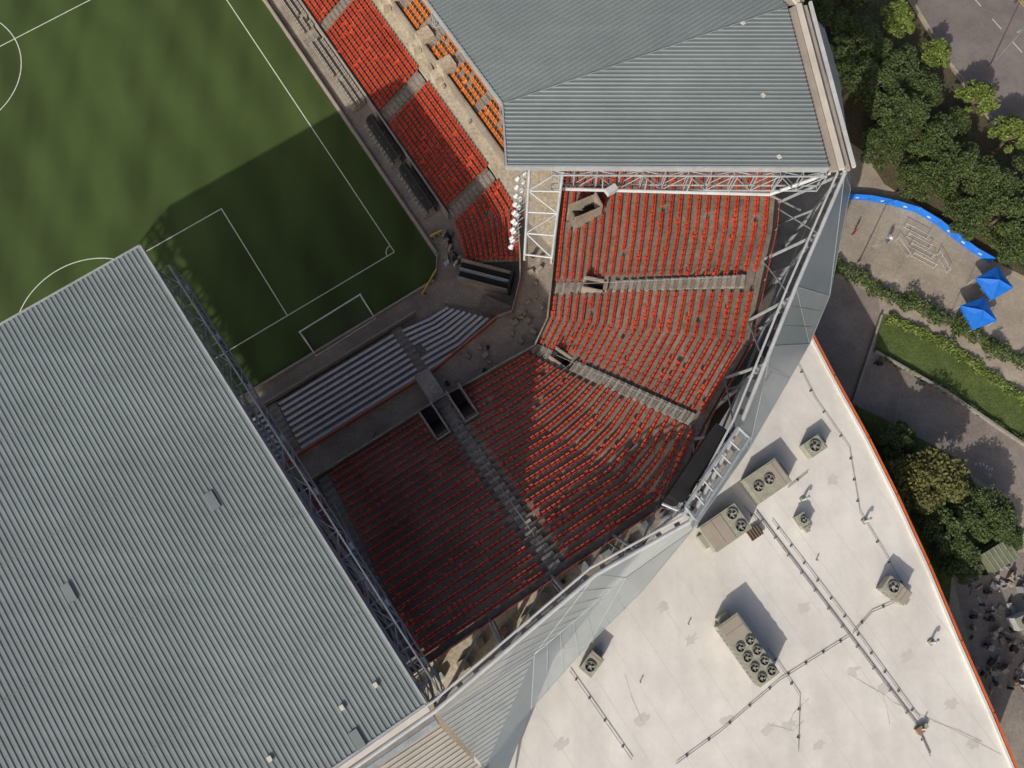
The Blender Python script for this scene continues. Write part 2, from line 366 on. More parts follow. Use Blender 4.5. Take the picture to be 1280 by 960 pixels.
e=empty('players_tunnel'); b=MB()
c=U(606,346,1.5); d=(U(640,355,1.5)-U(574,338,1.5)).normalized(); n=Vector((-d.y,d.x,0))
b.box(c+n*.55,3.0,.28,1.9,2.1,m_black,d); b.box(c-n*.45,3.0,.25,1.6,1.8,m_black,d); b.box(c,3.0,.10,1.6,2.35,m_steel,d)
b.box(c+n*1.0,3.1,.12,0,2.6,m_conc,d); b.box(c-n*1.0,3.1,.12,0,1.9,m_conc,d); b.box(c+d*3.2,.15,1.1,0,3.4,m_dark,d)
b.obj('tunnel_walls',e)
b=MB()
b.hexa([Vector((*U(x,y,0).xy,0)) for x,y in ((568,332),(648,330),(640,392),(556,380))],[Vector((*U(x,y,.0).xy,.35)) for x,y in ((568,332),(648,330),(640,392),(556,380))],m_conc)
b.obj('corner_apron')
b=MB()
for k in range(9):
    p=lerp(U(604,378,.4),U(634,390,4.9),k/8); b.box(p,.35,.9,.3,.6+k*.52,m_terr,d)
b.obj('corner_stairs')
def barrier(p,q):
    m=MB(); d=(q-p).normalized(); L=(q-p).length
    m.box((p+q)/2,L/2,.07,.45,.85,m_yel,d)
    for t in (.1,.5,.9):
        x=lerp(p,q,t); m.box(x,.06,.25,.0,.1,m_dark,d); m.box(x,.04,.04,.0,.4,m_dark,d)
    m.obj('yellow_barrier')
barrier(U(528,369,.3),U(546,338,.3)); barrier(U(538,297,.3),U(552,290,.3))
b=MB()
for k in range(16):
    p=U(552+R()*26,285+R()*48,0); b.box(p,.15+.3*R(),.1+.25*R(),0.0,.4+.6*R(),random.choice([m_dark,m_conc,m_black,m_wsteel,m_gut]),Vector((R(),R(),0))); 
    b.tube(p+Vector((.3,0,.0)),p+Vector((.3,0,1.1)),.05,m_dark)
b.obj('pitchside_equipment')

def goal(p,q,depth):
    e=empty('football_goal'); m=MB(); d=(q-p).normalized(); n=Vector((d.y,-d.x,0)); hh=2.44
    if n.dot(vb)>0: n=-n
    up=Vector((0,0,1)); p=Vector((p.x,p.y,.02)); q=Vector((q.x,q.y,.02))
    r=.085
    m.tube(p,p+up*hh,r,m_wpaint,8); m.tube(q,q+up*hh,r,m_wpaint,8); m.tube(p+up*hh-d*r,q+up*hh+d*r,r,m_wpaint,8)
    bp,bq=p+n*depth,q+n*depth
    m.tube(bp+up*.06,bq+up*.06,.065,m_wpaint); 
    for s,t in ((p,bp),(q,bq)):
        m.tube(s+up*.06,t+up*.06,.065,m_wpaint); m.tube(s+up*hh,s+up*hh+n*1.0,.045,m_wpaint); m.tube(s+up*hh+n*1.0,t+up*.06,.045,m_wpaint)
    m.obj('frame',e); m=MB()
    N=30
    for k in range(N+1):
        t=k/N; a=lerp(p,q,t); m.tube(a+up*hh,a+up*hh+n*1.0,.004,m_pipe,3); m.tube(a+up*hh+n*1.0,a+n*depth+up*.06,.004,m_pipe,3)
    for k in range(11):
        t=k/10; o=n*(1.0+(depth-1)*t)+up*(hh+(.06-hh)*t); m.tube(p+o,q+o,.004,m_pipe,3)
    m.obj('net',e)
goal(U(381,423,0),U(455,377,0),2.6)

# ---------------------------------------------------------------- roofs
def corrug(mb,poly,d,pitch,h,m,cap=True):
    """ribbed deck clipped to a convex plan polygon; z from plane through first 3 pts"""
    p0,p1,p2=poly[0],poly[1],poly[2]; N=(p1-p0).cross(p2-p0)
    zz=lambda x,y: p0.z-(N.x*(x-p0.x)+N.y*(y-p0.y))/N.z
    d=Vector((d.x,d.y,0)).normalized(); n=Vector((-d.y,d.x,0))
    ss=[p.dot(n) for p in poly]; lo,hi=min(ss),max(ss)
    prof=[(0,0),(.50,0),(.62,1),(.88,1),(1.0,0)]
    offs=[]; k=0
    while lo+k*pitch<hi:
        for f,z in prof[:-1]: offs.append((lo+(k+f)*pitch,z*h))
        k+=1
    offs=[o for o in offs if o[0]<hi-.001]; offs[0]=(lo+.001,0); offs.append((hi-.001,0))
    rows=[]
    for s,z in offs:
        ts=[]
        for i in range(len(poly)):
            a,c=poly[i],poly[(i+1)%len(poly)]; sa,sc=a.dot(n),c.dot(n)
            if (sa-s)*(sc-s)<=0 and abs(sa-sc)>1e-9:
                t=(s-sa)/(sc-sa); ts.append(lerp(a,c,t).dot(d))
        if len(ts)<2: rows.append(None); continue
        A,B=min(ts),max(ts)
        pa=n*s+d*A; pb=n*s+d*B
        rows.append((Vector((pa.x,pa.y,zz(pa.x,pa.y)+z)),Vector((pb.x,pb.y,zz(pb.x,pb.y)+z))))
    for r0,r1 in zip(rows,rows[1:]):
        if r0 and r1: mb.poly([r0[0],r0[1],r1[1],r1[0]],m)
def fascia(mb,pts,dz,m,closed=True,th=.12):
    n=len(pts)
    for i in range(n if closed else n-1):
        p,q=pts[i],pts[(i+1)%n]; d=(q-p); d.z=0; d.normalize(); o=Vector((-d.y,d.x,0))*th
        mb.hexa([p-Vector((0,0,dz))-o,q-Vector((0,0,dz))-o,q-Vector((0,0,dz))+o,p-Vector((0,0,dz))+o],[p-o+Vector((0,0,.1)),q-o+Vector((0,0,.1)),q+o+Vector((0,0,.1)),p+o+Vector((0,0,.1))],m)
RZ=27.0
er=[U(175,307,RZ),U(533,880,RZ)]
aL=-58.0
A0=(er[0]-C0).dot(ua); B0=(er[0]-C0).dot(vb); A1=(er[1]-C0).dot(ua); B1=(er[1]-C0).dot(vb)
er=[W(A0,B0,RZ),W(A1,B1,RZ),W(aL,B1-.0,RZ),W(aL,B0,RZ)]
e=empty('end_grandstand_roof'); b=MB(); corrug(b,er,er[1]-er[0],.42,.06,m_roof)
b.poly([p-Vector((0,0,.35)) for p in er],m_steel)
b.obj('ribbed_deck',e); b=MB(); fascia(b,er,.5,m_roof2,th=.08)
dd=(er[1]-er[0]).normalized()
for k in range(1,5):
    bb=B0-9*k; p,q=W(aL,bb,RZ+.1),W(A0+.1*k,bb,RZ+.1); b.box((p+q)/2,(q-p).length/2,.02,RZ+.05,RZ+.07,m_roof,ua)
for x,y,w,l in ((266,626,.35,.75),(87,741,.35,.75),(447,924,.35,.7)):
    c=U(x,y,RZ); b.box(c,l,w,RZ,RZ+.18,m_roof,dd)
for x,y in ((470,856),(428,884),(338,948)):
    c=U(x,y,RZ); b.box(c,.2,.16,RZ,RZ+.25,m_trim,dd)
bp=[W(A1,B1-.35,RZ),W(aL,B1-.35,RZ)]
b.box((bp[0]+bp[1])/2,(bp[0]-bp[1]).length/2,.2,RZ-.2,RZ+.12,m_trim,ua)
b.box(W((A1+aL)/2,B1-.95),(A1-aL)/2,.3,RZ-.6,RZ-.15,m_pipe,ua); b.box(W((A1+aL)/2,B1-1.5),(A1-aL)/2,.2,RZ-.5,RZ-.1,m_steel,ua)
b.obj('flashings',e)
b=MB()
dz=Vector((0,0,-2.4))
p=W(A0+.1,B0-2.5,RZ-.7); q=W(A1+.15,B1,RZ-.7)
b.truss(p,q,ua*1.0,dz+ua*.1,20,.085,m_steel)
for k in range(8):
    t=(k+.5)/8; a=lerp(p,q,t); b.box(a+ua*1.15,.28,.2,RZ-1.3,RZ-.9,m_roof2,vb)
p=W(aL-.3,B0-1,RZ-.3); q=W(aL-.3,B1,RZ-.3)
b.truss(p,q,-ua*2.2,dz*1.6,12,.22,m_steel)
for k in range(7):
    aa=A0-.3+(aL-A0)*k/6; b.truss(W(aa,B0,RZ-.6),W(aa,B1,RZ-.6),-ua*.4,Vector((0,0,-1.8)),10,.1,m_steel)
for aa in (A1-.5,-32,-45,aL+.5):
    b.tube(W(aa,-43.0,0),W(aa,-43.0,RZ-1),.35,m_steel,10); b.tube(W(aa,-36,17),W(aa,-25,RZ-2.2),.2,m_steel,8)
b.obj('trusses',e)

rA=U(633,208,RZ); rB=U(628,130,RZ)
rC=U(984,8,27.6); rD=U(1034,213,27.2)
far=70
rE=rB+vb*far; rF=Vector((rC.x,rC.y,rC.z))+vb*far
e=empty('sideline_grandstand_roof'); b=MB()
nn_=(rB-rA).cross(rC-rA)
rD.z=rA.z-(nn_.x*(rD.x-rA.x)+nn_.y*(rD.y-rA.y))/nn_.z
corrug(b,[rA,rB,rC,rD],rD-rA,.42,.06,m_roofs)
corrug(b,[rB,rE,rF,rC],ua,.42,.06,m_roofs)
b.obj('ribbed_deck',e); b=MB()
fascia(b,[rE,rB,rA,rD],.55,m_roof2,False,.08)
b.tube(rB+Vector((0,0,.05)),rC+Vector((0,0,.05)),.07,m_roof)
for x,y in ((928,31),(953,121),(973,198)):
    c=U(x,y,RZ+.3); b.box(c,.16,.2,RZ,RZ+.6,m_trim,ua)
for off,w,m,z in ((.5,.35,m_gut,27.4),(1.15,.22,m_trim,27.6),(1.75,.28,m_gut,27.2),(2.2,.12,m_wsteel,27.7)):
    for p,q in ((rD,rC),(rC,rF)):
        d=(q-p).normalized(); n=Vector((d.y,-d.x,0)); c=(p+q)/2+n*off
        b.box(c,(q-p).length/2+.2,w,z-.3,z,m,d)
b.obj('flashings',e)
b=MB()
d=(rD-rA).normalized(); n=Vector((d.y,-d.x,0))
b.truss(rA+Vector((0,0,-.6))+d*4,rD+Vector((0,0,-.6)),n*.5,Vector((0,0,-2.4))+n*.1,12,.09,m_steel)
b.tube(U(700,236,25),U(962,243,24),.17,m_wsteel,8); b.tube(U(962,243,24),U(1038,216,26.6),.17,m_wsteel,8)
for k in range(6):
    t=k/5; b.tube(lerp(U(700,236,25),U(962,243,24),t),lerp(rA+d*4,rD,t*.84+.02)-Vector((0,0,.4)),.06,m_steel,5)
b.tube(U(962,243,24),U(1000,262,15),.14,m_wsteel); b.tube(U(962,243,24),U(1030,214,20),.12,m_wsteel)
for k in range(6):
    pp=lerp(rB,rE,k/6)-Vector((0,0,.6)); qq=lerp(rC,rF,k/6)-Vector((0,0,.6)); b.truss(pp,qq,vb*.4,Vector((0,0,-1.8)),8,.1,m_steel)
    b.tube(Vector((*qq.xy,0)),qq,.35,m_steel,10)
b.obj('trusses',e)

e=empty('floodlight_gantry'); b=MB()
p0,p1=U(662,212,26),U(656,318,24.5); q0,q1=U(704,212,26),U(690,322,24.5)
for (p,q) in ((p0,p1),(q0,q1),(p0+Vector((0,0,-1.3)),p1+Vector((0,0,-1.3))),(q0+Vector((0,0,-1.3)),q1+Vector((0,0,-1.3)))): b.tube(p,q,.13,m_wsteel,8)
for k in range(5):
    t=k/4; b.tube(lerp(p0,p1,t),lerp(q0,q1,t),.09,m_wsteel); b.tube(lerp(p0,p1,t),lerp(p0,p1,t)-Vector((0,0,1.3)),.06,m_wsteel,5); b.tube(lerp(q0,q1,t),lerp(q0,q1,t)-Vector((0,0,1.3)),.06,m_wsteel,5)
    if k<4:
        a,c=(lerp(p0,p1,t),lerp(q0,q1,t+.25)) if k%2 else (lerp(q0,q1,t),lerp(p0,p1,t+.25)); b.tube(a,c,.07,m_wsteel,5)
b.box(U(764,238,25.5),.5,.28,25.2,25.9,m_wsteel,ua)
b.obj('truss',e); b=MB()
for col,(x0,y0,x1,y1) in enumerate(((657,215,642,300),(648,222,640,307))):
    for k in range(9):
        t=k/8; c=U(x0+(x1-x0)*t,y0+(y1-y0)*t,25.0)
        dr=(-ua*.6-vb*.1+Vector((0,0,-.8))).normalized()
        b.tube(c-dr*.15,c+dr*.25,.12,m_wsteel,10,.26); b.tube(c+dr*.25,c+dr*.29,.26,m_wsteel,10)
        b.tube(c-dr*.15,c+ua*.7+Vector((0,0,.3)),.04,m_steel,4)
b.obj('lamps',e)

# ---------------------------------------------------------------- rim, columns and facade
e=empty('stadium_facade')
rimpx=[(1012,40),(1032,100),(1049,165),(1056,216),(995,358),(927,528),(862,652),(745,718),(546,887)]
rim=[U(x,y,27) for x,y in rimpx]
top0=rim[0]+vb*70; 
b=MB()
rr=[top0]+rim+[W(-70,-45.2,27)]
b.path(rr,.17,m_wsteel,8)
cen=W(-10,0,0)
def inward(p,dist,dz=0):
    d=Vector((cen.x-p.x,cen.y-p.y,0)).normalized(); return p+d*dist+Vector((0,0,dz))
for i in range(len(rr)-1):
    p,q=inward(rr[i],.65,.05),inward(rr[i+1],.65,.05)
    if i>=3: 
        b.path([p,q],.10,m_wsteel,6)
        m=max(2,int((q-p).length/1.5))
        if i<9:
            for k in range(m): b.box(lerp((p+rr[i])/2,(q+rr[i+1])/2,(k+.5)/m),.22,.12,26.9,27.1,m_dark,(q-p))
b.obj('rim_beam',e)
b=MB()
def along(pts,s):
    Ls=[(pts[i+1]-pts[i]).length for i in range(len(pts)-1)]; T=s*sum(Ls)
    for i,l in enumerate(Ls):
        if T<=l: return lerp(pts[i],pts[i+1],T/l)
        T-=l
    return pts[-1]
NB=9
prev=None
for k in range(NB+1):
    s=k/NB; r=along(rim[3:],s)
    best=min([along(ob[1:9],j/200) for j in range(201)]+[W(-5-j*.2,-41.2,20) for j in range(90)],key=lambda p:(p.xy-r.xy).length)
    outp=best+(r-best).normalized()*1.0
    outp=Vector((*outp.xy,19.5))
    b.tube(Vector((*r.xy,0)),r,.22,m_steel,8); b.tube(outp,r,.15,m_steel,6)
    b.tube(Vector((*outp.xy,10)),outp,.16,m_steel,8); b.tube(Vector((*outp.xy,13)),Vector((*r.xy,20)),.12,m_steel,6)
    if prev:
        po,pr=prev
        b.tube(po,r,.08,m_steel,5); b.tube(Vector((*pr.xy,20)),Vector((*r.xy,20)),.12,m_steel,6)
    prev=(outp,r)
b.obj('raking_columns',e)
b=MB()
O=[(1030,35,22),(1048,95,21),(1058,165,20),(1063,236,17),(1037,370,15),(1012,430,15),(936,562,15),(866,662,15)]
Op=[U(*o) for o in O]
Rp=[rim[0],rim[1],rim[2],rim[3],rim[4],lerp(rim[4],rim[5],.45),rim[5],rim[6]]
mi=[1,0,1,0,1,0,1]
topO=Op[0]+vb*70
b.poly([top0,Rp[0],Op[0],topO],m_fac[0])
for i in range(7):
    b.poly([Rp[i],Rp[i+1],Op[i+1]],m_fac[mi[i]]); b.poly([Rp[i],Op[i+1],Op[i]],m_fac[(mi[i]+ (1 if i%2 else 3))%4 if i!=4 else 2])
X0=U(866,662,15); f1=U(782,722,22); f2=U(668,818,20); f3=U(550,895,24)
o1=U(800,742,14); o2=U(735,806,13); o3=U(664,886,12); o4=U(632,970,11)
b.poly([rim[6],f1,X0],m_perf[2]); b.poly([rim[6],rim[7],f1],m_perf[1])
b.poly([X0,f1,o1],m_perf[0])
b.poly([f1,o2,o1],m_perf[0]); b.poly([f1,f2,o2],m_perf[0]); b.poly([f2,o3,o2],m_perf[1])
b.poly([rim[7],f2,f1],m_perf[2]); b.poly([rim[7],f3,f2],m_perf[2])
b.poly([rim[8],f3,rim[7]],m_perf[1])
g=U(606,960,14)
b.poly([f2,g,o3],m_fac[0]); b.poly([o3,g,o4],m_fac[3]); b.poly([g,U(625,1040,10),o4],m_fac[0])
def joint(p,q,r=.04): b.tube(p,q,r,m_fac[2],5)
for i in range(7):
    joint(Rp[i],Op[i]); joint(Op[i],Op[i+1]); joint(Rp[i],Op[i+1],.03)
    for t in (.33,.66): joint(lerp(Rp[i],Rp[i+1],t),lerp(Op[i],Op[i+1],t),.015)
for p,q in ((X0,f1),(f1,f2),(f2,o3),(f1,o2),(X0,o1),(o1,o2),(o2,o3),(f2,f3),(rim[7],f2),(o3,g),(rim[7],f1)): joint(p,q)
for k in range(1,8): joint(lerp(rim[7],f3,k/8),lerp(f1,f2,k/8),.018)
for k in range(1,7): joint(lerp(f1,f2,k/7),lerp(o1,o3,k/7),.018)
b.obj('folded_panels',e)
b=MB(); 
corrug(b,[f3,f2,g],Vector((1,.55,0)),.40,.08,m_roof2)
corrug(b,[U(545,903,20),U(608,966,14),U(540,1100,14),U(430,990,20)],Vector((1,.55,0)),.42,.08,m_trim)
b.obj('ribbed_cladding',e)

DZ=11.0
b=MB()
deck=[Vector((*p.xy,0)) for p in (U(958,180,19),U(948,330,19),U(922,440,19),U(858,545,19),U(810,625,19),W(-58,-40.5))]
outd=[Vector((*p.xy,0)) for p in (rim[2],rim[3],rim[4],rim[5],rim[6],W(-70,-46.5))]
for i in range(5):
    q=[deck[i],deck[i+1],outd[i+1],outd[i]]; q=[Vector((*p.xy,0)) for p in q]
    b.hexa([Vector((p.x,p.y,DZ-.5)) for p in q],[Vector((p.x,p.y,DZ)) for p in q],m_beige)
b.obj('rear_concourse')
b=MB()
for k in range(14):
    p=W(-22+k*2.4,-42.6-1.5*R(),DZ); b.box(p,.15+.5*R(),.2+.3*R(),DZ,DZ+.5+1.0*R(),random.choice([m_conc,m_dark,m_wsteel,m_brick,m_steel]),ua)
b.obj('concourse_kiosks')

e=empty('scoreboard'); b=MB()
p=U(838,620,26.5); q=U(898,530,26.5); d=(q-p).normalized(); n=Vector((d.y,-d.x,0)); L=(q-p).length
Z=Vector((0,0,1))
b.hexa([p+n*.2-Z*6,q+n*.2-Z*6,q+n*.8-Z*6,p+n*.8-Z*6],[p-n*.2,q-n*.2,q+n*1.15,p+n*1.15],m_black)
b.obj('screen_cabinet',e); b=MB()
pa,qa=p+n*1.3+Z*1.0-d*.2,q+n*1.3+Z*1.0+d*.4; pb_,qb=p+n*2.5+Z*1.0-d*.6,q+n*2.5+Z*1.0+d*.2
for x,y in ((pa,qa),(pb_,qb),(pa-Z*3,qa-Z*3),(pa,pb_),(qa,qb)): b.tube(x,y,.14,m_steel,8)
for k in range(1,6): b.tube(lerp(pa,qa,k/6),lerp(pb_,qb,k/6),.09,m_steel); b.tube(lerp(pa,qa,k/6),lerp(pa,qa,k/6)-Z*3,.08,m_steel)
b.box((p+q)/2+n*1.95,L/2,.3,26.6,26.7,m_gut,d)
for t in (0,1): b.tube(lerp(p,q,t)+n*1.0,lerp(p,q,t)+n*2.0-Z*9,.16,m_steel)
b.tube(p-d*.9-n*.2,p+n*2.4-d*.3,.12,m_wsteel); 
b.obj('support_truss',e)

# ---------------------------------------------------------------- white roofed building
wb=PX([(1008,405),(1042,470),(1085,548),(1120,618),(1160,705),(1200,800),(1240,890),(1290,1010)],9)
inn=[U(1005,1150,9),U(560,1150,9),U(600,900,9),U(800,690,9),U(930,480,9)]
e=empty('white_flat_roof_building'); b=MB()
polyw=wb+inn
b.hexa([Vector((p.x,p.y,0)) for p in polyw],[Vector((p.x,p.y,9)) for p in polyw],m_brick)
b.poly([Vector((p.x,p.y,9.006)) for p in polyw],m_white)
for i in range(len(wb)-1):
    p,q=wb[i],wb[i+1]; d=(q-p).normalized(); 
    b.box((p+q)/2,(q-p).length/2+.05,.09,8.7,9.35,m_coping,d); n=Vector((d.y,-d.x,0))
    b.box((p+q)/2+Vector((-abs(n.x),-abs(n.y)*.3,0))*.35,(q-p).length/2,.12,9.0,9.3,m_white,d)
    for k in range(3):
        c=lerp(p,q,(k+.5)/3)+Vector((abs(n.x),abs(n.y)*.2,0))*.02; 
        for zz in (1.2,5.2): b.box(c,1.0,.06,zz,zz+2.2,m_dark,d)
b.obj('walls_and_roof',e)
b=MB()
for k in range(-14,20):
    o=W(8+k*3.1,-40); ts=[]
    for i in range(len(polyw)):
        a,c=polyw[i],polyw[(i+1)%len(polyw)]
        sa=(a-o).dot(ua); sc=(c-o).dot(ua)
        if sa*sc<0: ts.append((lerp(a,c,sa/(sa-sc))-o).dot(vb))
    ts.sort()
    for t0,t1 in zip(ts[::2],ts[1::2]):
        p,q=o+vb*(t0+.3),o+vb*(t1-.3)
        if (q-p).length>1: b.box((p+q)/2,(q-p).length/2,.02,9.007,9.012,m_seam,vb)
random.seed(5)
for (x,y) in ((1100,860),(985,905),(960,910),(860,800),(1180,880),(1060,840),(1040,600),(900,900),(1130,820),(800,900),(700,930),(1020,930),(1215,930),(820,760),(1000,760)):
    c=U(x+R()*10,y,9); n=16; pr=[.25+.4*R() for _ in range(n)]; a0=R()*6
    pts=[c+ua*math.cos(2*math.pi*i/n+a0)*pr[i]*1.6+vb*math.sin(2*math.pi*i/n+a0)*pr[i]*.9 for i in range(n)]
    b.poly([Vector((t.x,t.y,9.0135)) for t in pts],m_seam)
for (pts) in (((1060,840),(1105,868),(1125,880),(1180,905),(1250,940)),((1100,862),(1110,905)),((960,905),(990,912),(1003,900)),((780,840),(800,900)),((1165,900),(1225,925)),((985,905),(1000,880),(1010,870))):
    P=[U(x+R()*3,y+R()*3,9) for x,y in pts]
    for p,q in zip(P,P[1:]):
        m_=(p+q)/2+Vector((R()-.5,R()-.5,0))*.4
        b.box((p+m_)/2,(m_-p).length/2,.02,9.016,9.02,m_stain,(m_-p)); b.box((m_+q)/2,(q-m_).length/2,.03,9.017,9.021,m_stain,(q-m_))
b.obj('membrane_seams',e)
def pipe(pts,r=.07,m=m_pipe):
    pb=MB(); P=[U(x,y,9.2) for x,y in pts]; pb.path(P,r,m,6)
    for i in range(len(P)-1):
        k=int((P[i+1]-P[i]).length/2.0)
        for j in range(k): 
            c=lerp(P[i],P[i+1],(j+.5)/k); pb.box(c,.12,.06,9.0,9.15,m_dark,Vector((P[i+1]-P[i])).cross(Vector((0,0,1))))
    pb.obj('roof_pipe')
pipe([(945,640),(1062,795),(1145,905),(1163,945)],.06); pipe([(965,650),(1065,782),(1150,900)],.03)
pipe([(1062,795),(975,850),(900,915),(845,955)],.035); pipe([(1066,792),(1090,765),(1120,752)],.04); pipe([(960,810),(1000,870),(998,940)],.025)
pipe([(712,838),(745,885),(790,950)],.035); pipe([(985,430),(1020,500),(1062,560),(1075,640),(1105,690),(1135,740)],.025); pipe([(930,632),(950,655)],.04); pipe([(985,610),(1010,590)],.04)
def hvac(px,py,w,l,h,dv,nx,ny,ex=.12):
    c=U(px,py,9.0); e=empty('rooftop_air_conditioner',(c.x,c.y,9)); ang=math.atan2(dv[1],dv[0])
    e.rotation_euler=(0,0,ang); m=MB(); X=Vector((1,0,0)); O=Vector((0,0,0))
    m.box(O,l*.97,w*.97,0.02,.25,m_pipe,X); m.box(O,l,w,.25,h,m_hvac,X); m.box(O,l+.05,w+.05,h,h+.07,m_hvac,X)
    for k in range(int(l*2/.5)):
        x=-l+.25+k*.5
        for s in (-1,1): m.box(Vector((x,s*(w+.02),0)),.19,.03,.45,h-.25,m_pipe,X)
    m.box(Vector((l*(1-ex),0,0)),l*ex*.9,w*.92,h+.07,h+.12,m_gut if ex>.2 else m_hvac,X)
    m.box(Vector((l*(1-ex),0,0)),.02,w*.9,h+.12,h+.14,m_pipe,X)
    m.box(Vector((l+.25,0,0)),.25,w*.5,.1,h*.6,m_hvac,X)
    m.obj('casing',e); m=MB()
    r=min(w/ny,l*(1-ex)/nx)*.78
    for i in range(nx):
        for j in range(ny):
            cc=Vector((-l+2*l*(1-ex)*(i+.5)/nx,-w+2*w*(j+.5)/ny,h+.07))
            n=18
            for t in range(n):
                a0,a1=2*math.pi*t/n,2*math.pi*(t+1)/n
                P=lambda a,rr,z: cc+Vector((math.cos(a)*rr,math.sin(a)*rr,z))
                m.poly([P(a0,r,0),P(a1,r,0),P(a1,r,.2),P(a0,r,.2)],m_pipe); m.poly([P(a0,r,.2),P(a1,r,.2),P(a1,r*.9,.2),P(a0,r*.9,.2)],m_hvac); m.poly([P(a1,r*.9,.2),P(a0,r*.9,.2),P(a0,r*.9,.01),P(a1,r*.9,.01)],m_dark)
                m.poly([P(a0,r*.9,.02),P(a1,r*.9,.02),P(0,0,.02)],m_dark)
            m.tube(cc+Vector((0,0,.03)),cc+Vector((0,0,.14)),r*.3,m_hvac,10)
            for q in range(5):
                a=q*2*math.pi/5; dd=Vector((math.cos(a),math.sin(a),0)); pp=Vector((-dd.y,dd.x,0))
                m.poly([cc+dd*r*.2+Vector((0,0,.06)),cc+dd*r*.86+Vector((0,0,.05)),cc+dd*r*.8+pp*r*.55+Vector((0,0,.12)),cc+dd*r*.2+pp*r*.15+Vector((0,0,.12))],m_pipe)
    m.obj('fans',e)
hvac(953,603,1.35,1.9,1.7,(ua.x,ua.y),2,1,.3)
hvac(901,661,1.4,2.1,1.8,(-ua.x,-ua.y),1,2,.6)
hvac(1013,560,.75,.95,1.3,(ua.x,ua.y),1,1)
hvac(928,810,1.15,3.2,2.0,(-.56,.83),4,2,.32)
hvac(1000,652,.45,.7,1.0,(.5,-.86),1,1); hvac(1112,738,.75,1.2,1.5,(.7,-.6),1,1,.4); hvac(738,828,.65,1.0,1.4,(.6,.75),1,1,.3)
for (x,y) in ((1080,652),(1163,803),(1003,625)):
    m=MB(); c=U(x,y,9); Z=Vector((0,0,1))
    m.box(c,.25,.25,9,9.2,m_hvac,ua)
    pts=[c+Z*.2]+[c+Z*.6+ua*.28-ua*.28*math.cos(t)+Z*.28*math.sin(t) for t in [i*math.pi/6 for i in range(7)]]
    m.path(pts,.12,m_wsteel,10); m.obj('roof_vent_pipe')
for x,y in ((800,852),(1020,700),(860,780)):
    m=MB(); c=U(x,y,9); m.tube(c,c+Vector((0,0,.35)),.05,m_pipe,6); m.tube(c+Vector((0,0,.35)),c+Vector((0,0,.42)),.09,m_pipe,8); m.obj('roof_vent_stack')
m=MB(); c=U(942,666,9); m.box(c,.7,.55,9.3,9.42,m_brick,ua); 
for s in (-1,1):
    for t in (-1,1): m.tube(c+ua*.6*s+vb*.45*t,c+ua*.6*s+vb*.45*t+Vector((0,0,.3)),.05,m_dark)
for k in range(5): m.box(c-ua*.6+ua*.3*k,.04,.55,9.42,9.5,m_dark,ua)
m.obj('roof_walkway_platform')
m=MB(); c=U(1148,912,9); m.box(c,.35,.3,9,9.5,m_brick,ua); m.tube(c,c+Vector((.3,.2,1.0)),.07,m_wsteel); m.box(c+ua*.7,.2,.2,9,9.4,m_hvac,ua); m.obj('roof_drain_box')

# ---------------------------------------------------------------- landscape
sheet('road',PX([(1120,-300),(1700,-300),(1700,300),(1330,215),(1240,150),(1185,75),(1140,0)]),.10,m_asph)
b=MB()
for p,q in zip(PX([(1120,-120),(1140,0),(1185,75),(1240,150),(1330,215)]),PX([(1140,0),(1185,75),(1240,150),(1330,215),(1700,300)])):
    b.box((p+q)/2,(q-p).length/2,.1,0,.22,m_ground,(q-p))
b.obj('kerb')
b=MB()
def ln(p,q,w,z,m):
    d=(q-p).normalized(); n=Vector((-d.y,d.x,0))*w; b.poly([Vector((t.x,t.y,z)) for t in (p-n,q-n,q+n,p+n)],m)
for k in range(9):
    a,c=U(1165,-60),U(1400,205); ln(lerp(a,c,k/9),lerp(a,c,(k+.45)/9),.06,.106,m_line)
a,c=U(1200,-80),U(1420,165); ln(a,c,.05,.106,m_yel); ln(a+Vector((.3,.1,0)),c+Vector((.3,.1,0)),.05,.106,m_yel)
for k in range(14):
    p=U(1175+R()*110,R()*120-10); q=p+Vector((R()*2+1,-(R()*2.5+1),0)); ln(p,q,.03,.105,m_path)
b.obj('road_markings')
sheet('planting_bed',PX([(985,-150),(1110,-150),(1135,0),(1180,75),(1235,150),(1330,220),(1330,370),(1240,325),(1200,295),(1150,262),(1095,245),(1050,240),(980,150)]),.012,m_soil)
sheet('sidewalk',PX([(1050,170),(1080,190),(1105,230),(1150,258),(1200,295),(1240,325),(1330,372),(1330,470),(1250,430),(1180,395),(1100,372),(1040,330),(1000,300)]),.03,m_ground)
sheet('footpath',PX([(1000,330),(1042,345),(1098,372),(1100,395),(1190,450),(1330,555),(1330,650),(1240,610),(1160,560),(1060,505),(985,420)]),.022,m_path)
sheet('lawn',PX([(1102,392),(1140,402),(1290,505),(1330,530),(1330,590),(1280,560),(1180,490),(1092,440)]),.04,m_lawn)
sheet('lawn',PX([(1040,495),(1098,520),(1200,575),(1240,640),(1260,690),(1190,715),(1185,770),(1150,740),(1060,560)]),.040,m_lawn)
b=MB()
for p,q in ((U(1100,395),U(1064,505)),(U(1092,440),U(1180,490)),(U(1180,490),U(1330,592))):
    d=(q-p).normalized(); b.box((p+q)/2,(q-p).length/2,.12,0,.6,m_aisle,d)
b.obj('retaining_wall')
b=MB()
for k in range(12):
    p=lerp(U(1052,250),U(1040,328),k/11); q=lerp(U(1238,330),U(1180,393),k/11)
    if k%2==0: ln(p,q,.02,.036,m_path)
for k in range(9):
    p=lerp(U(1060,260),U(1225,335),k/8); q=lerp(U(1045,328),U(1180,388),k/8); ln(p,q,.02,.040,m_path)
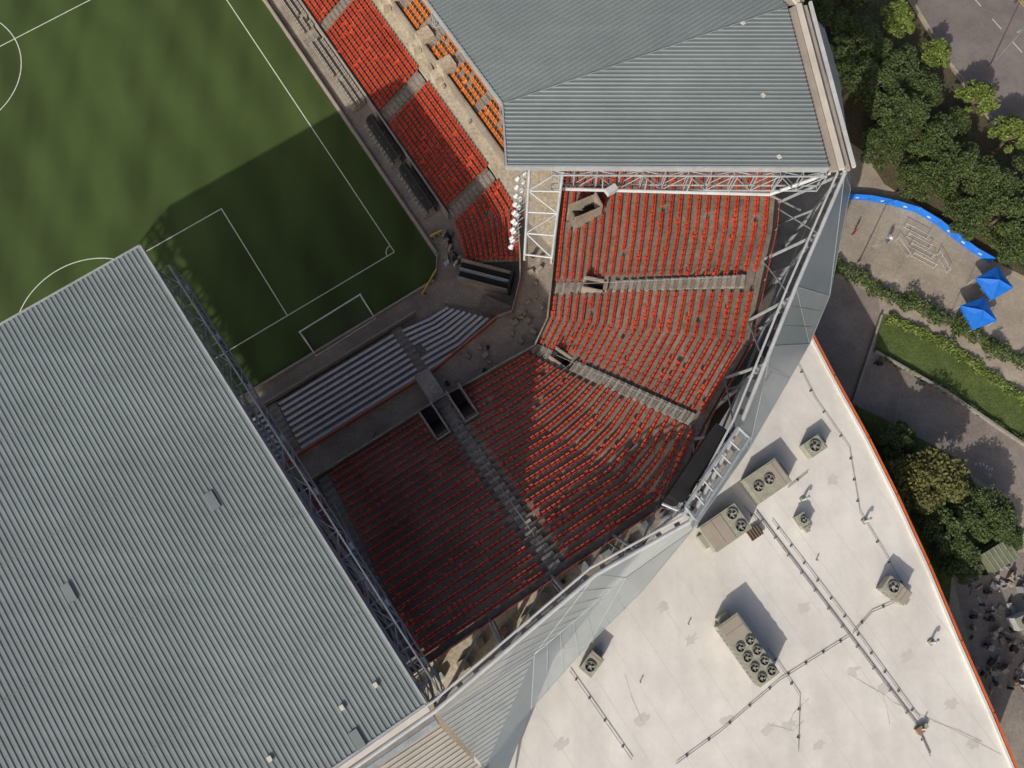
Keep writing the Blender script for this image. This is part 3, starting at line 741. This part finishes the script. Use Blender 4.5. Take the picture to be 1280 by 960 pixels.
for k in range(7):
    p=lerp(U(1075,395),U(1200,470),k/6); q=lerp(U(1068,500),U(1170,560),k/6)
    if k<5: ln(lerp(p,q,.5),q,.02,.028,m_ground)
b.obj('paving_joints')

def leafquads(mb,n,fn,size,m):
    for i in range(n):
        c=fn(); s=size*(.6+.8*R())
        nrm=Vector(((R()-.5)*1.3,(R()-.5)*1.3,1)).normalized(); a=nrm.orthogonal().normalized(); th=R()*6.28
        u=(a*math.cos(th)+nrm.cross(a)*math.sin(th)); w=nrm.cross(u)
        mb.poly([c-u*s,c-w*s*.55,c+u*s,c+w*s*.55],m)
def tree_mesh(name,ml,rad=3.6,h=7.5,n=5200,lobes=16,seed=1):
    random.seed(seed); mb=MB()
    mb.tube((0,0,0),(0.1,0,h*.42),.24,m_bark,8,.16)
    cs=[]
    for k in range(lobes):
        a=R()*6.28; r=rad*math.sqrt(R())*.88; z=h*.50+h*.36*(1-(r/rad)**2)*(.5+.7*R())
        c=Vector((r*math.cos(a),r*math.sin(a),z)); cs.append((c,rad*(.14+.18*R())))
        mb.tube((.1,0,h*.42),c*.6+Vector((0,0,h*.2)),.10,m_bark,5,.06); mb.tube(c*.6+Vector((0,0,h*.2)),c,.06,m_bark,5,.02)
    def fn():
        c,r=random.choice(cs); d=Vector((random.gauss(0,1),random.gauss(0,1),random.gauss(0,.8))).normalized(); return c+d*r*(.35+.85*R()**.7)
    leafquads(mb,n,fn,.18,ml)
    o=mb.obj(name); me=o.data; bpy.data.objects.remove(o); return me
tm=[tree_mesh('tree_a',m_leaf[0],3.7,7.0,8000,34,1),tree_mesh('tree_b',m_leaf[0],3.3,6.2,6500,28,2),tree_mesh('tree_c',m_leaf[1],2.4,5.5,3600,20,3),tree_mesh('tree_d',m_leaf[2],3.8,7.5,7500,34,4)]
def tree(x,y,k,s,name='oak_tree'):
    c=U(x,y,5.0*s); o=bpy.data.objects.new(name,tm[k]); COL.objects.link(o); o.location=(c.x,c.y,0); o.rotation_euler=(0,0,R()*6.28); o.scale=(s*(.92+.16*R()),s*(.92+.16*R()),s)
random.seed(21)
for x,y,k,s in ((1028,20,0,.85),(1045,75,1,.9),(1075,45,0,.85),(1088,100,0,.95),(1120,75,0,.85),(1125,140,0,1.0),(1155,105,1,.8),(1165,165,0,.9),(1108,178,1,.8),(1198,150,1,.65),(1200,210,0,.95),(1155,218,1,.8),(1235,225,0,.9),(1215,265,1,.8),(1262,262,0,.9),(1290,225,0,.9),(1280,300,1,.85),(1310,290,0,1),(1010,-30,0,1),(1065,-20,1,.9)):
    tree(x,y,k,s)
for x,y,s in ((1130,12,.95),(1178,58,.8),(1230,115,1.0),(1275,160,1.0)): tree(x,y,2,s,'maple_tree')
for x,y,k,s in ((1160,605,3,1.15),(1120,552,0,.7),(1190,660,0,.9),(1238,640,0,.8),(1205,700,1,.65),(1265,668,1,.5)): tree(x,y,k,s,'elm_tree')
def hedge(pts,w,h,dens=60,m=m_hedge):
    mb=MB(); P=[U(x,y,0) for x,y in pts]
    for p,q in zip(P,P[1:]):
        L=(q-p).length; d=(q-p).normalized(); n=Vector((-d.y,d.x,0))
        def fn():
            s=R()*L; t=(R()*2-1); lump=.75+.35*math.sin(s*2.1)+.2*R()
            return p+d*s+n*t*w*(.8+.25*math.sin(s*3.1))+Vector((0,0,max(.05,h*lump*(1-.5*t*t)*(.55+.45*R()))))
        leafquads(mb,int(L*w*2*dens),fn,.15,m)
        for k in range(int(L/1.2)):
            c=p+d*(k+.5)*1.2; mb.tube(c,c+Vector((0,0,h*.6)),.03,m_bark,4)
    mb.obj('hedge')
hedge([(1038,332),(1070,345),(1105,372)],1.2,1.0); hedge([(1105,372),(1150,385),(1210,418),(1290,462)],1.1,1.1)
hedge([(1108,398),(1180,430),(1290,508)],.85,.7,70,m_leaf[1]); hedge([(1100,445),(1180,488),(1290,560)],.4,.6)
hedge([(1000,215),(1050,180)],1.0,1.0,40); hedge([(1170,240),(1240,300),(1300,340)],1.0,1.0,40)
hedge([(1065,510),(1095,560),(1150,650),(1180,720)],.6,.8,40)
for x,y in ((1165,398),(1198,412),(1135,380),(1240,440)): hedge([(x-9,y-3),(x+9,y+4)],1.3,1.8,60)

b=MB()
fp=[U(x,y,0) for x,y in ((1058,248),(1085,250),(1115,256),(1145,265),(1170,280),(1195,300),(1215,315),(1238,328))]
random.seed(3)
for p,q in zip(fp,fp[1:]):
    d=(q-p).normalized(); L=(q-p).length; c=(p+q)/2; n=Vector((-d.y,d.x,0))
    b.hexa([c-d*L*.49-n*.15+Vector((0,0,.1)),c+d*L*.49-n*.15+Vector((0,0,.1)),c+d*L*.49-n*.1+Vector((0,0,.1)),c-d*L*.49-n*.1+Vector((0,0,.1))],
           [c-d*L*.49+n*.02+Vector((0,0,1.15)),c+d*L*.49+n*.02+Vector((0,0,1.15)),c+d*L*.49+n*.07+Vector((0,0,1.15)),c-d*L*.49+n*.07+Vector((0,0,1.15))],m_blue)
    b.tube(p,p+Vector((0,0,1.2)),.03,m_steel); b.box(c-n*.13+d*(R()-.5),.22,.03,.5,.75,m_wsteel,d)
b.obj('banner_fence')
def canopy(x,y,ang):
    c=U(x,y,2.6); e=empty('canopy_tent',(c.x,c.y,0)); e.rotation_euler=(0,0,ang); m=MB(); s=1.55
    q=[Vector((-s,-s,2.2)),Vector((s,-s,2.2)),Vector((s,s,2.2)),Vector((-s,s,2.2))]; ap=Vector((0,0,3.2))
    for i in range(4):
        a,c2=q[i],q[(i+1)%4]; mid=(a+c2)/2; md=lerp(mid,ap,.5)-Vector((0,0,.12))
        m.poly([a,c2,md],m_blue); m.poly([a,md,ap],m_blue); m.poly([md,c2,ap],m_blue)
        m.poly([a,c2,c2-Vector((0,0,.3)),a-Vector((0,0,.3))],m_blue); m.tube(Vector((a.x*.97,a.y*.97,0)),a*.97,.03,m_wsteel)
    m.obj('canopy',e)
    m=MB(); m.box(Vector((0,0,0)),.9,.38,.7,.75,m_wpaint)
    for i in (-.8,.8):
        for j in (-.3,.3): m.tube((i,j,0),(i,j,.7),.02,m_steel)
    m.obj('folding_table',e)
canopy(1246,352,.5); canopy(1226,390,.35)
def crowd(p,q):
    m=MB(); Z=Vector((0,0,1)); m.tube(p+Z*1.05,q+Z*1.05,.025,m_wsteel); m.tube(p+Z*.2,q+Z*.2,.015,m_wsteel); L=(q-p).length; k=int(L/.25)
    for i in range(k+1): m.tube(lerp(p,q,i/k)+Z*.2,lerp(p,q,i/k)+Z*1.05,.008,m_wsteel,4)
    for t in (.05,.95): m.tube(lerp(p,q,t),lerp(p,q,t)+Z*1.05,.025,m_wsteel)
    m.obj('crowd_barrier')
for k in range(4): crowd(U(1128+k*3,284+k*12),U(1158+k*3,300+k*12))
crowd(U(1170,318),U(1183,342)); crowd(U(1118,300),U(1134,322))
def lamp(x,y,h):
    m=MB(); c=U(x,y,0); Z=Vector((0,0,1)); m.tube(c,c+Z*.4,.16,m_conc,8); m.tube(c+Z*.4,c+Z*h,.08,m_pipe,8,.05)
    m.tube(c+Z*h,c+Z*(h+.1)+ua*.8,.04,m_pipe); m.box(c+ua*.95,.3,.12,h+.02,h+.14,m_steel,ua); m.tube(c+Z*h,c+Z*(h+.1)-ua*.8,.04,m_pipe); m.box(c-ua*.95,.3,.12,h+.02,h+.14,m_steel,ua)
    m.obj('street_lamp')
lamp(1072,330,6.5); lamp(1236,84,7.5)
for x,y in ((1092,455),(1145,480)):
    m=MB(); c=U(x,y,0); m.tube(c,c+Vector((0,0,.9)),.08,m_dark,8); m.tube(c+Vector((0,0,.9)),c+Vector((0,0,1.05)),.13,m_dark,8,.05); m.box(c+Vector((.6,0,0)),.3,.2,0,.45,m_dark); m.obj('path_bollard')
def person(x,y,shirt,pants,face):
    c=U(x,y,.04); verts=[];edges=[];rad=[]
    def v(p,r,par=None):
        verts.append(p); rad.append(r); 
        if par is not None: edges.append((par,len(verts)-1))
        return len(verts)-1
    pel=v((0,0,.95),.14); ch=v((0,.02,1.25),.155,pel); nk=v((0,.01,1.47),.065,ch); hd=v((0,.03,1.6),.095,nk); v((0,.02,1.72),.08,hd)
    for s in (-1,1):
        hp=v((s*.10,0,.88),.09,pel); kn=v((s*.12,.04*s+.03,.5),.062,hp); an=v((s*.12,-.04*s,.09),.042,kn); v((s*.13,.15-.04*s,.045),.035,an)
        sh=v((s*.19,.01,1.4),.06,ch); el=v((s*.26,.0,1.12),.043,sh); wr=v((s*.24,.14,.9),.03,el); v((s*.235,.19,.83),.03,wr)
    me=bpy.data.meshes.new('body'); me.from_pydata(verts,edges,[]); e=empty('standing_person',c); e.rotation_euler=(0,0,face)
    o=bpy.data.objects.new('body',me); COL.objects.link(o); o.parent=e
    sk=o.modifiers.new('s','SKIN'); 
    for i,r in enumerate(rad): me.skin_vertices[0].data[i].radius=(r,r)if i else (.16,.11)
    me.skin_vertices[0].data[0].use_root=True
    o.modifiers.new('u','SUBSURF').levels=1; o.modifiers['u'].render_levels=1
    mt=bpy.data.materials.new('clothes'); mt.use_nodes=True; N=mt.node_tree.nodes; L=mt.node_tree.links
    tc=N.new('ShaderNodeTexCoord'); sp=N.new('ShaderNodeSeparateXYZ'); cr=N.new('ShaderNodeValToRGB'); dv=N.new('ShaderNodeMath'); dv.operation='DIVIDE'; dv.inputs[1].default_value=1.8
    L.new(tc.outputs['Object'],sp.inputs[0]); L.new(sp.outputs['Z'],dv.inputs[0]); L.new(dv.outputs[0],cr.inputs[0]); cr.color_ramp.interpolation='CONSTANT'
    el=cr.color_ramp.elements; el[0].color=(.03,.03,.03,1); el[0].position=0; el[1].position=.06; el[1].color=(*pants,1)
    for ps,cl in ((.53,shirt),(.815,(.35,.2,.13)),(.93,(.03,.02,.015))):
        q=el.new(ps); q.color=(*cl,1)
    L.new(cr.outputs[0],N['Principled BSDF'].inputs['Base Color']); me.materials.append(mt)
person(1066,293,(.6,.04,.03),(.05,.06,.12),1.0); person(1108,302,(.7,.7,.7),(.05,.06,.12),2.2); person(1222,378,(.05,.1,.4),(.1,.1,.1),4)
person(569,324,(.05,.05,.06),(.1,.09,.08),2)
b=MB(); 
c=U(1237,695,0); b.box(c,1.7,1.1,.3,2.2,M('olive_canvas',(.14,.16,.10),(.2,.22,.14),1,.8),Vector((1,.55,0)))
for k in range(6): b.box(c+Vector((1,.55,0)).normalized()*(k*.6-1.5),.03,1.12,2.2,2.28,m_hvac,Vector((1,.55,0)))
b.obj('equipment_container')
b=MB(); yc=[m_wsteel,m_conc,m_dark,m_brick,m_hvac,m_steel,m_gut,m_gut,m_dark]
for k in range(130):
    t=R(); p=U(1212+R()*80,700+R()*170,0)
    dvv=Vector((R()-.5,R()-.5,0)); b.box(p,.06+.45*R()**2,.05+.25*R(),0.0,.15+.9*R()**2,random.choice(yc),dvv)
    if k%4==0: b.tube(p+Vector((0,0,.5)),p+Vector((R()*2-1,R()*2-1,.7)),.04,random.choice(yc))
b.obj('stored_equipment_pile')
c=U(1268,776,0); b=MB(); b.box(c,.9,.7,.3,1.6,m_wsteel,Vector((1,.4,0))); b.box(c,.8,.6,1.6,1.75,m_hvac,Vector((1,.4,0))); b.tube(c+Vector((0,0,1.7)),c+Vector((0,0,2.0)),.3,m_dark,12); b.obj('generator')
sheet('service_yard',PX([(1190,718),(1262,690),(1400,700),(1400,1100),(1330,1100),(1225,860)]),.02,m_path)

# ---------------------------------------------------------------- light and camera
S=Vector((.77,1.39,-1)).normalized()
sun=bpy.data.lights.new('sun','SUN'); sun.energy=3.7; sun.angle=math.radians(.53); sun.color=(1,.92,.80)
so=bpy.data.objects.new('sun',sun); COL.objects.link(so); so.rotation_euler=S.to_track_quat('-Z','Y').to_euler(); so.location=(-40,-60,120)
w=bpy.data.worlds.new('World'); bpy.context.scene.world=w; w.use_nodes=True
nt=w.node_tree; sk=nt.nodes.new('ShaderNodeTexSky'); sk.sky_type='NISHITA'; sk.sun_disc=False
sk.sun_elevation=math.asin(-S.z); sk.sun_rotation=math.atan2(-S.x,-S.y); sk.dust_density=5.0; sk.air_density=.8
bg=nt.nodes['Background']; bg.inputs['Strength'].default_value=.10; nt.links.new(sk.outputs[0],bg.inputs['Color'])
cam=bpy.data.cameras.new('camera'); cam.sensor_width=36; cam.lens=F/1280*36; cam.clip_end=3000; cam.clip_start=.5
co=bpy.data.objects.new('camera',cam); COL.objects.link(co); co.location=(0,0,CAMH); co.rotation_euler=(TILT,0,0)
bpy.context.scene.camera=co
sc=bpy.context.scene; sc.view_settings.view_transform='Standard'; sc.view_settings.look='None'; sc.view_settings.exposure=0
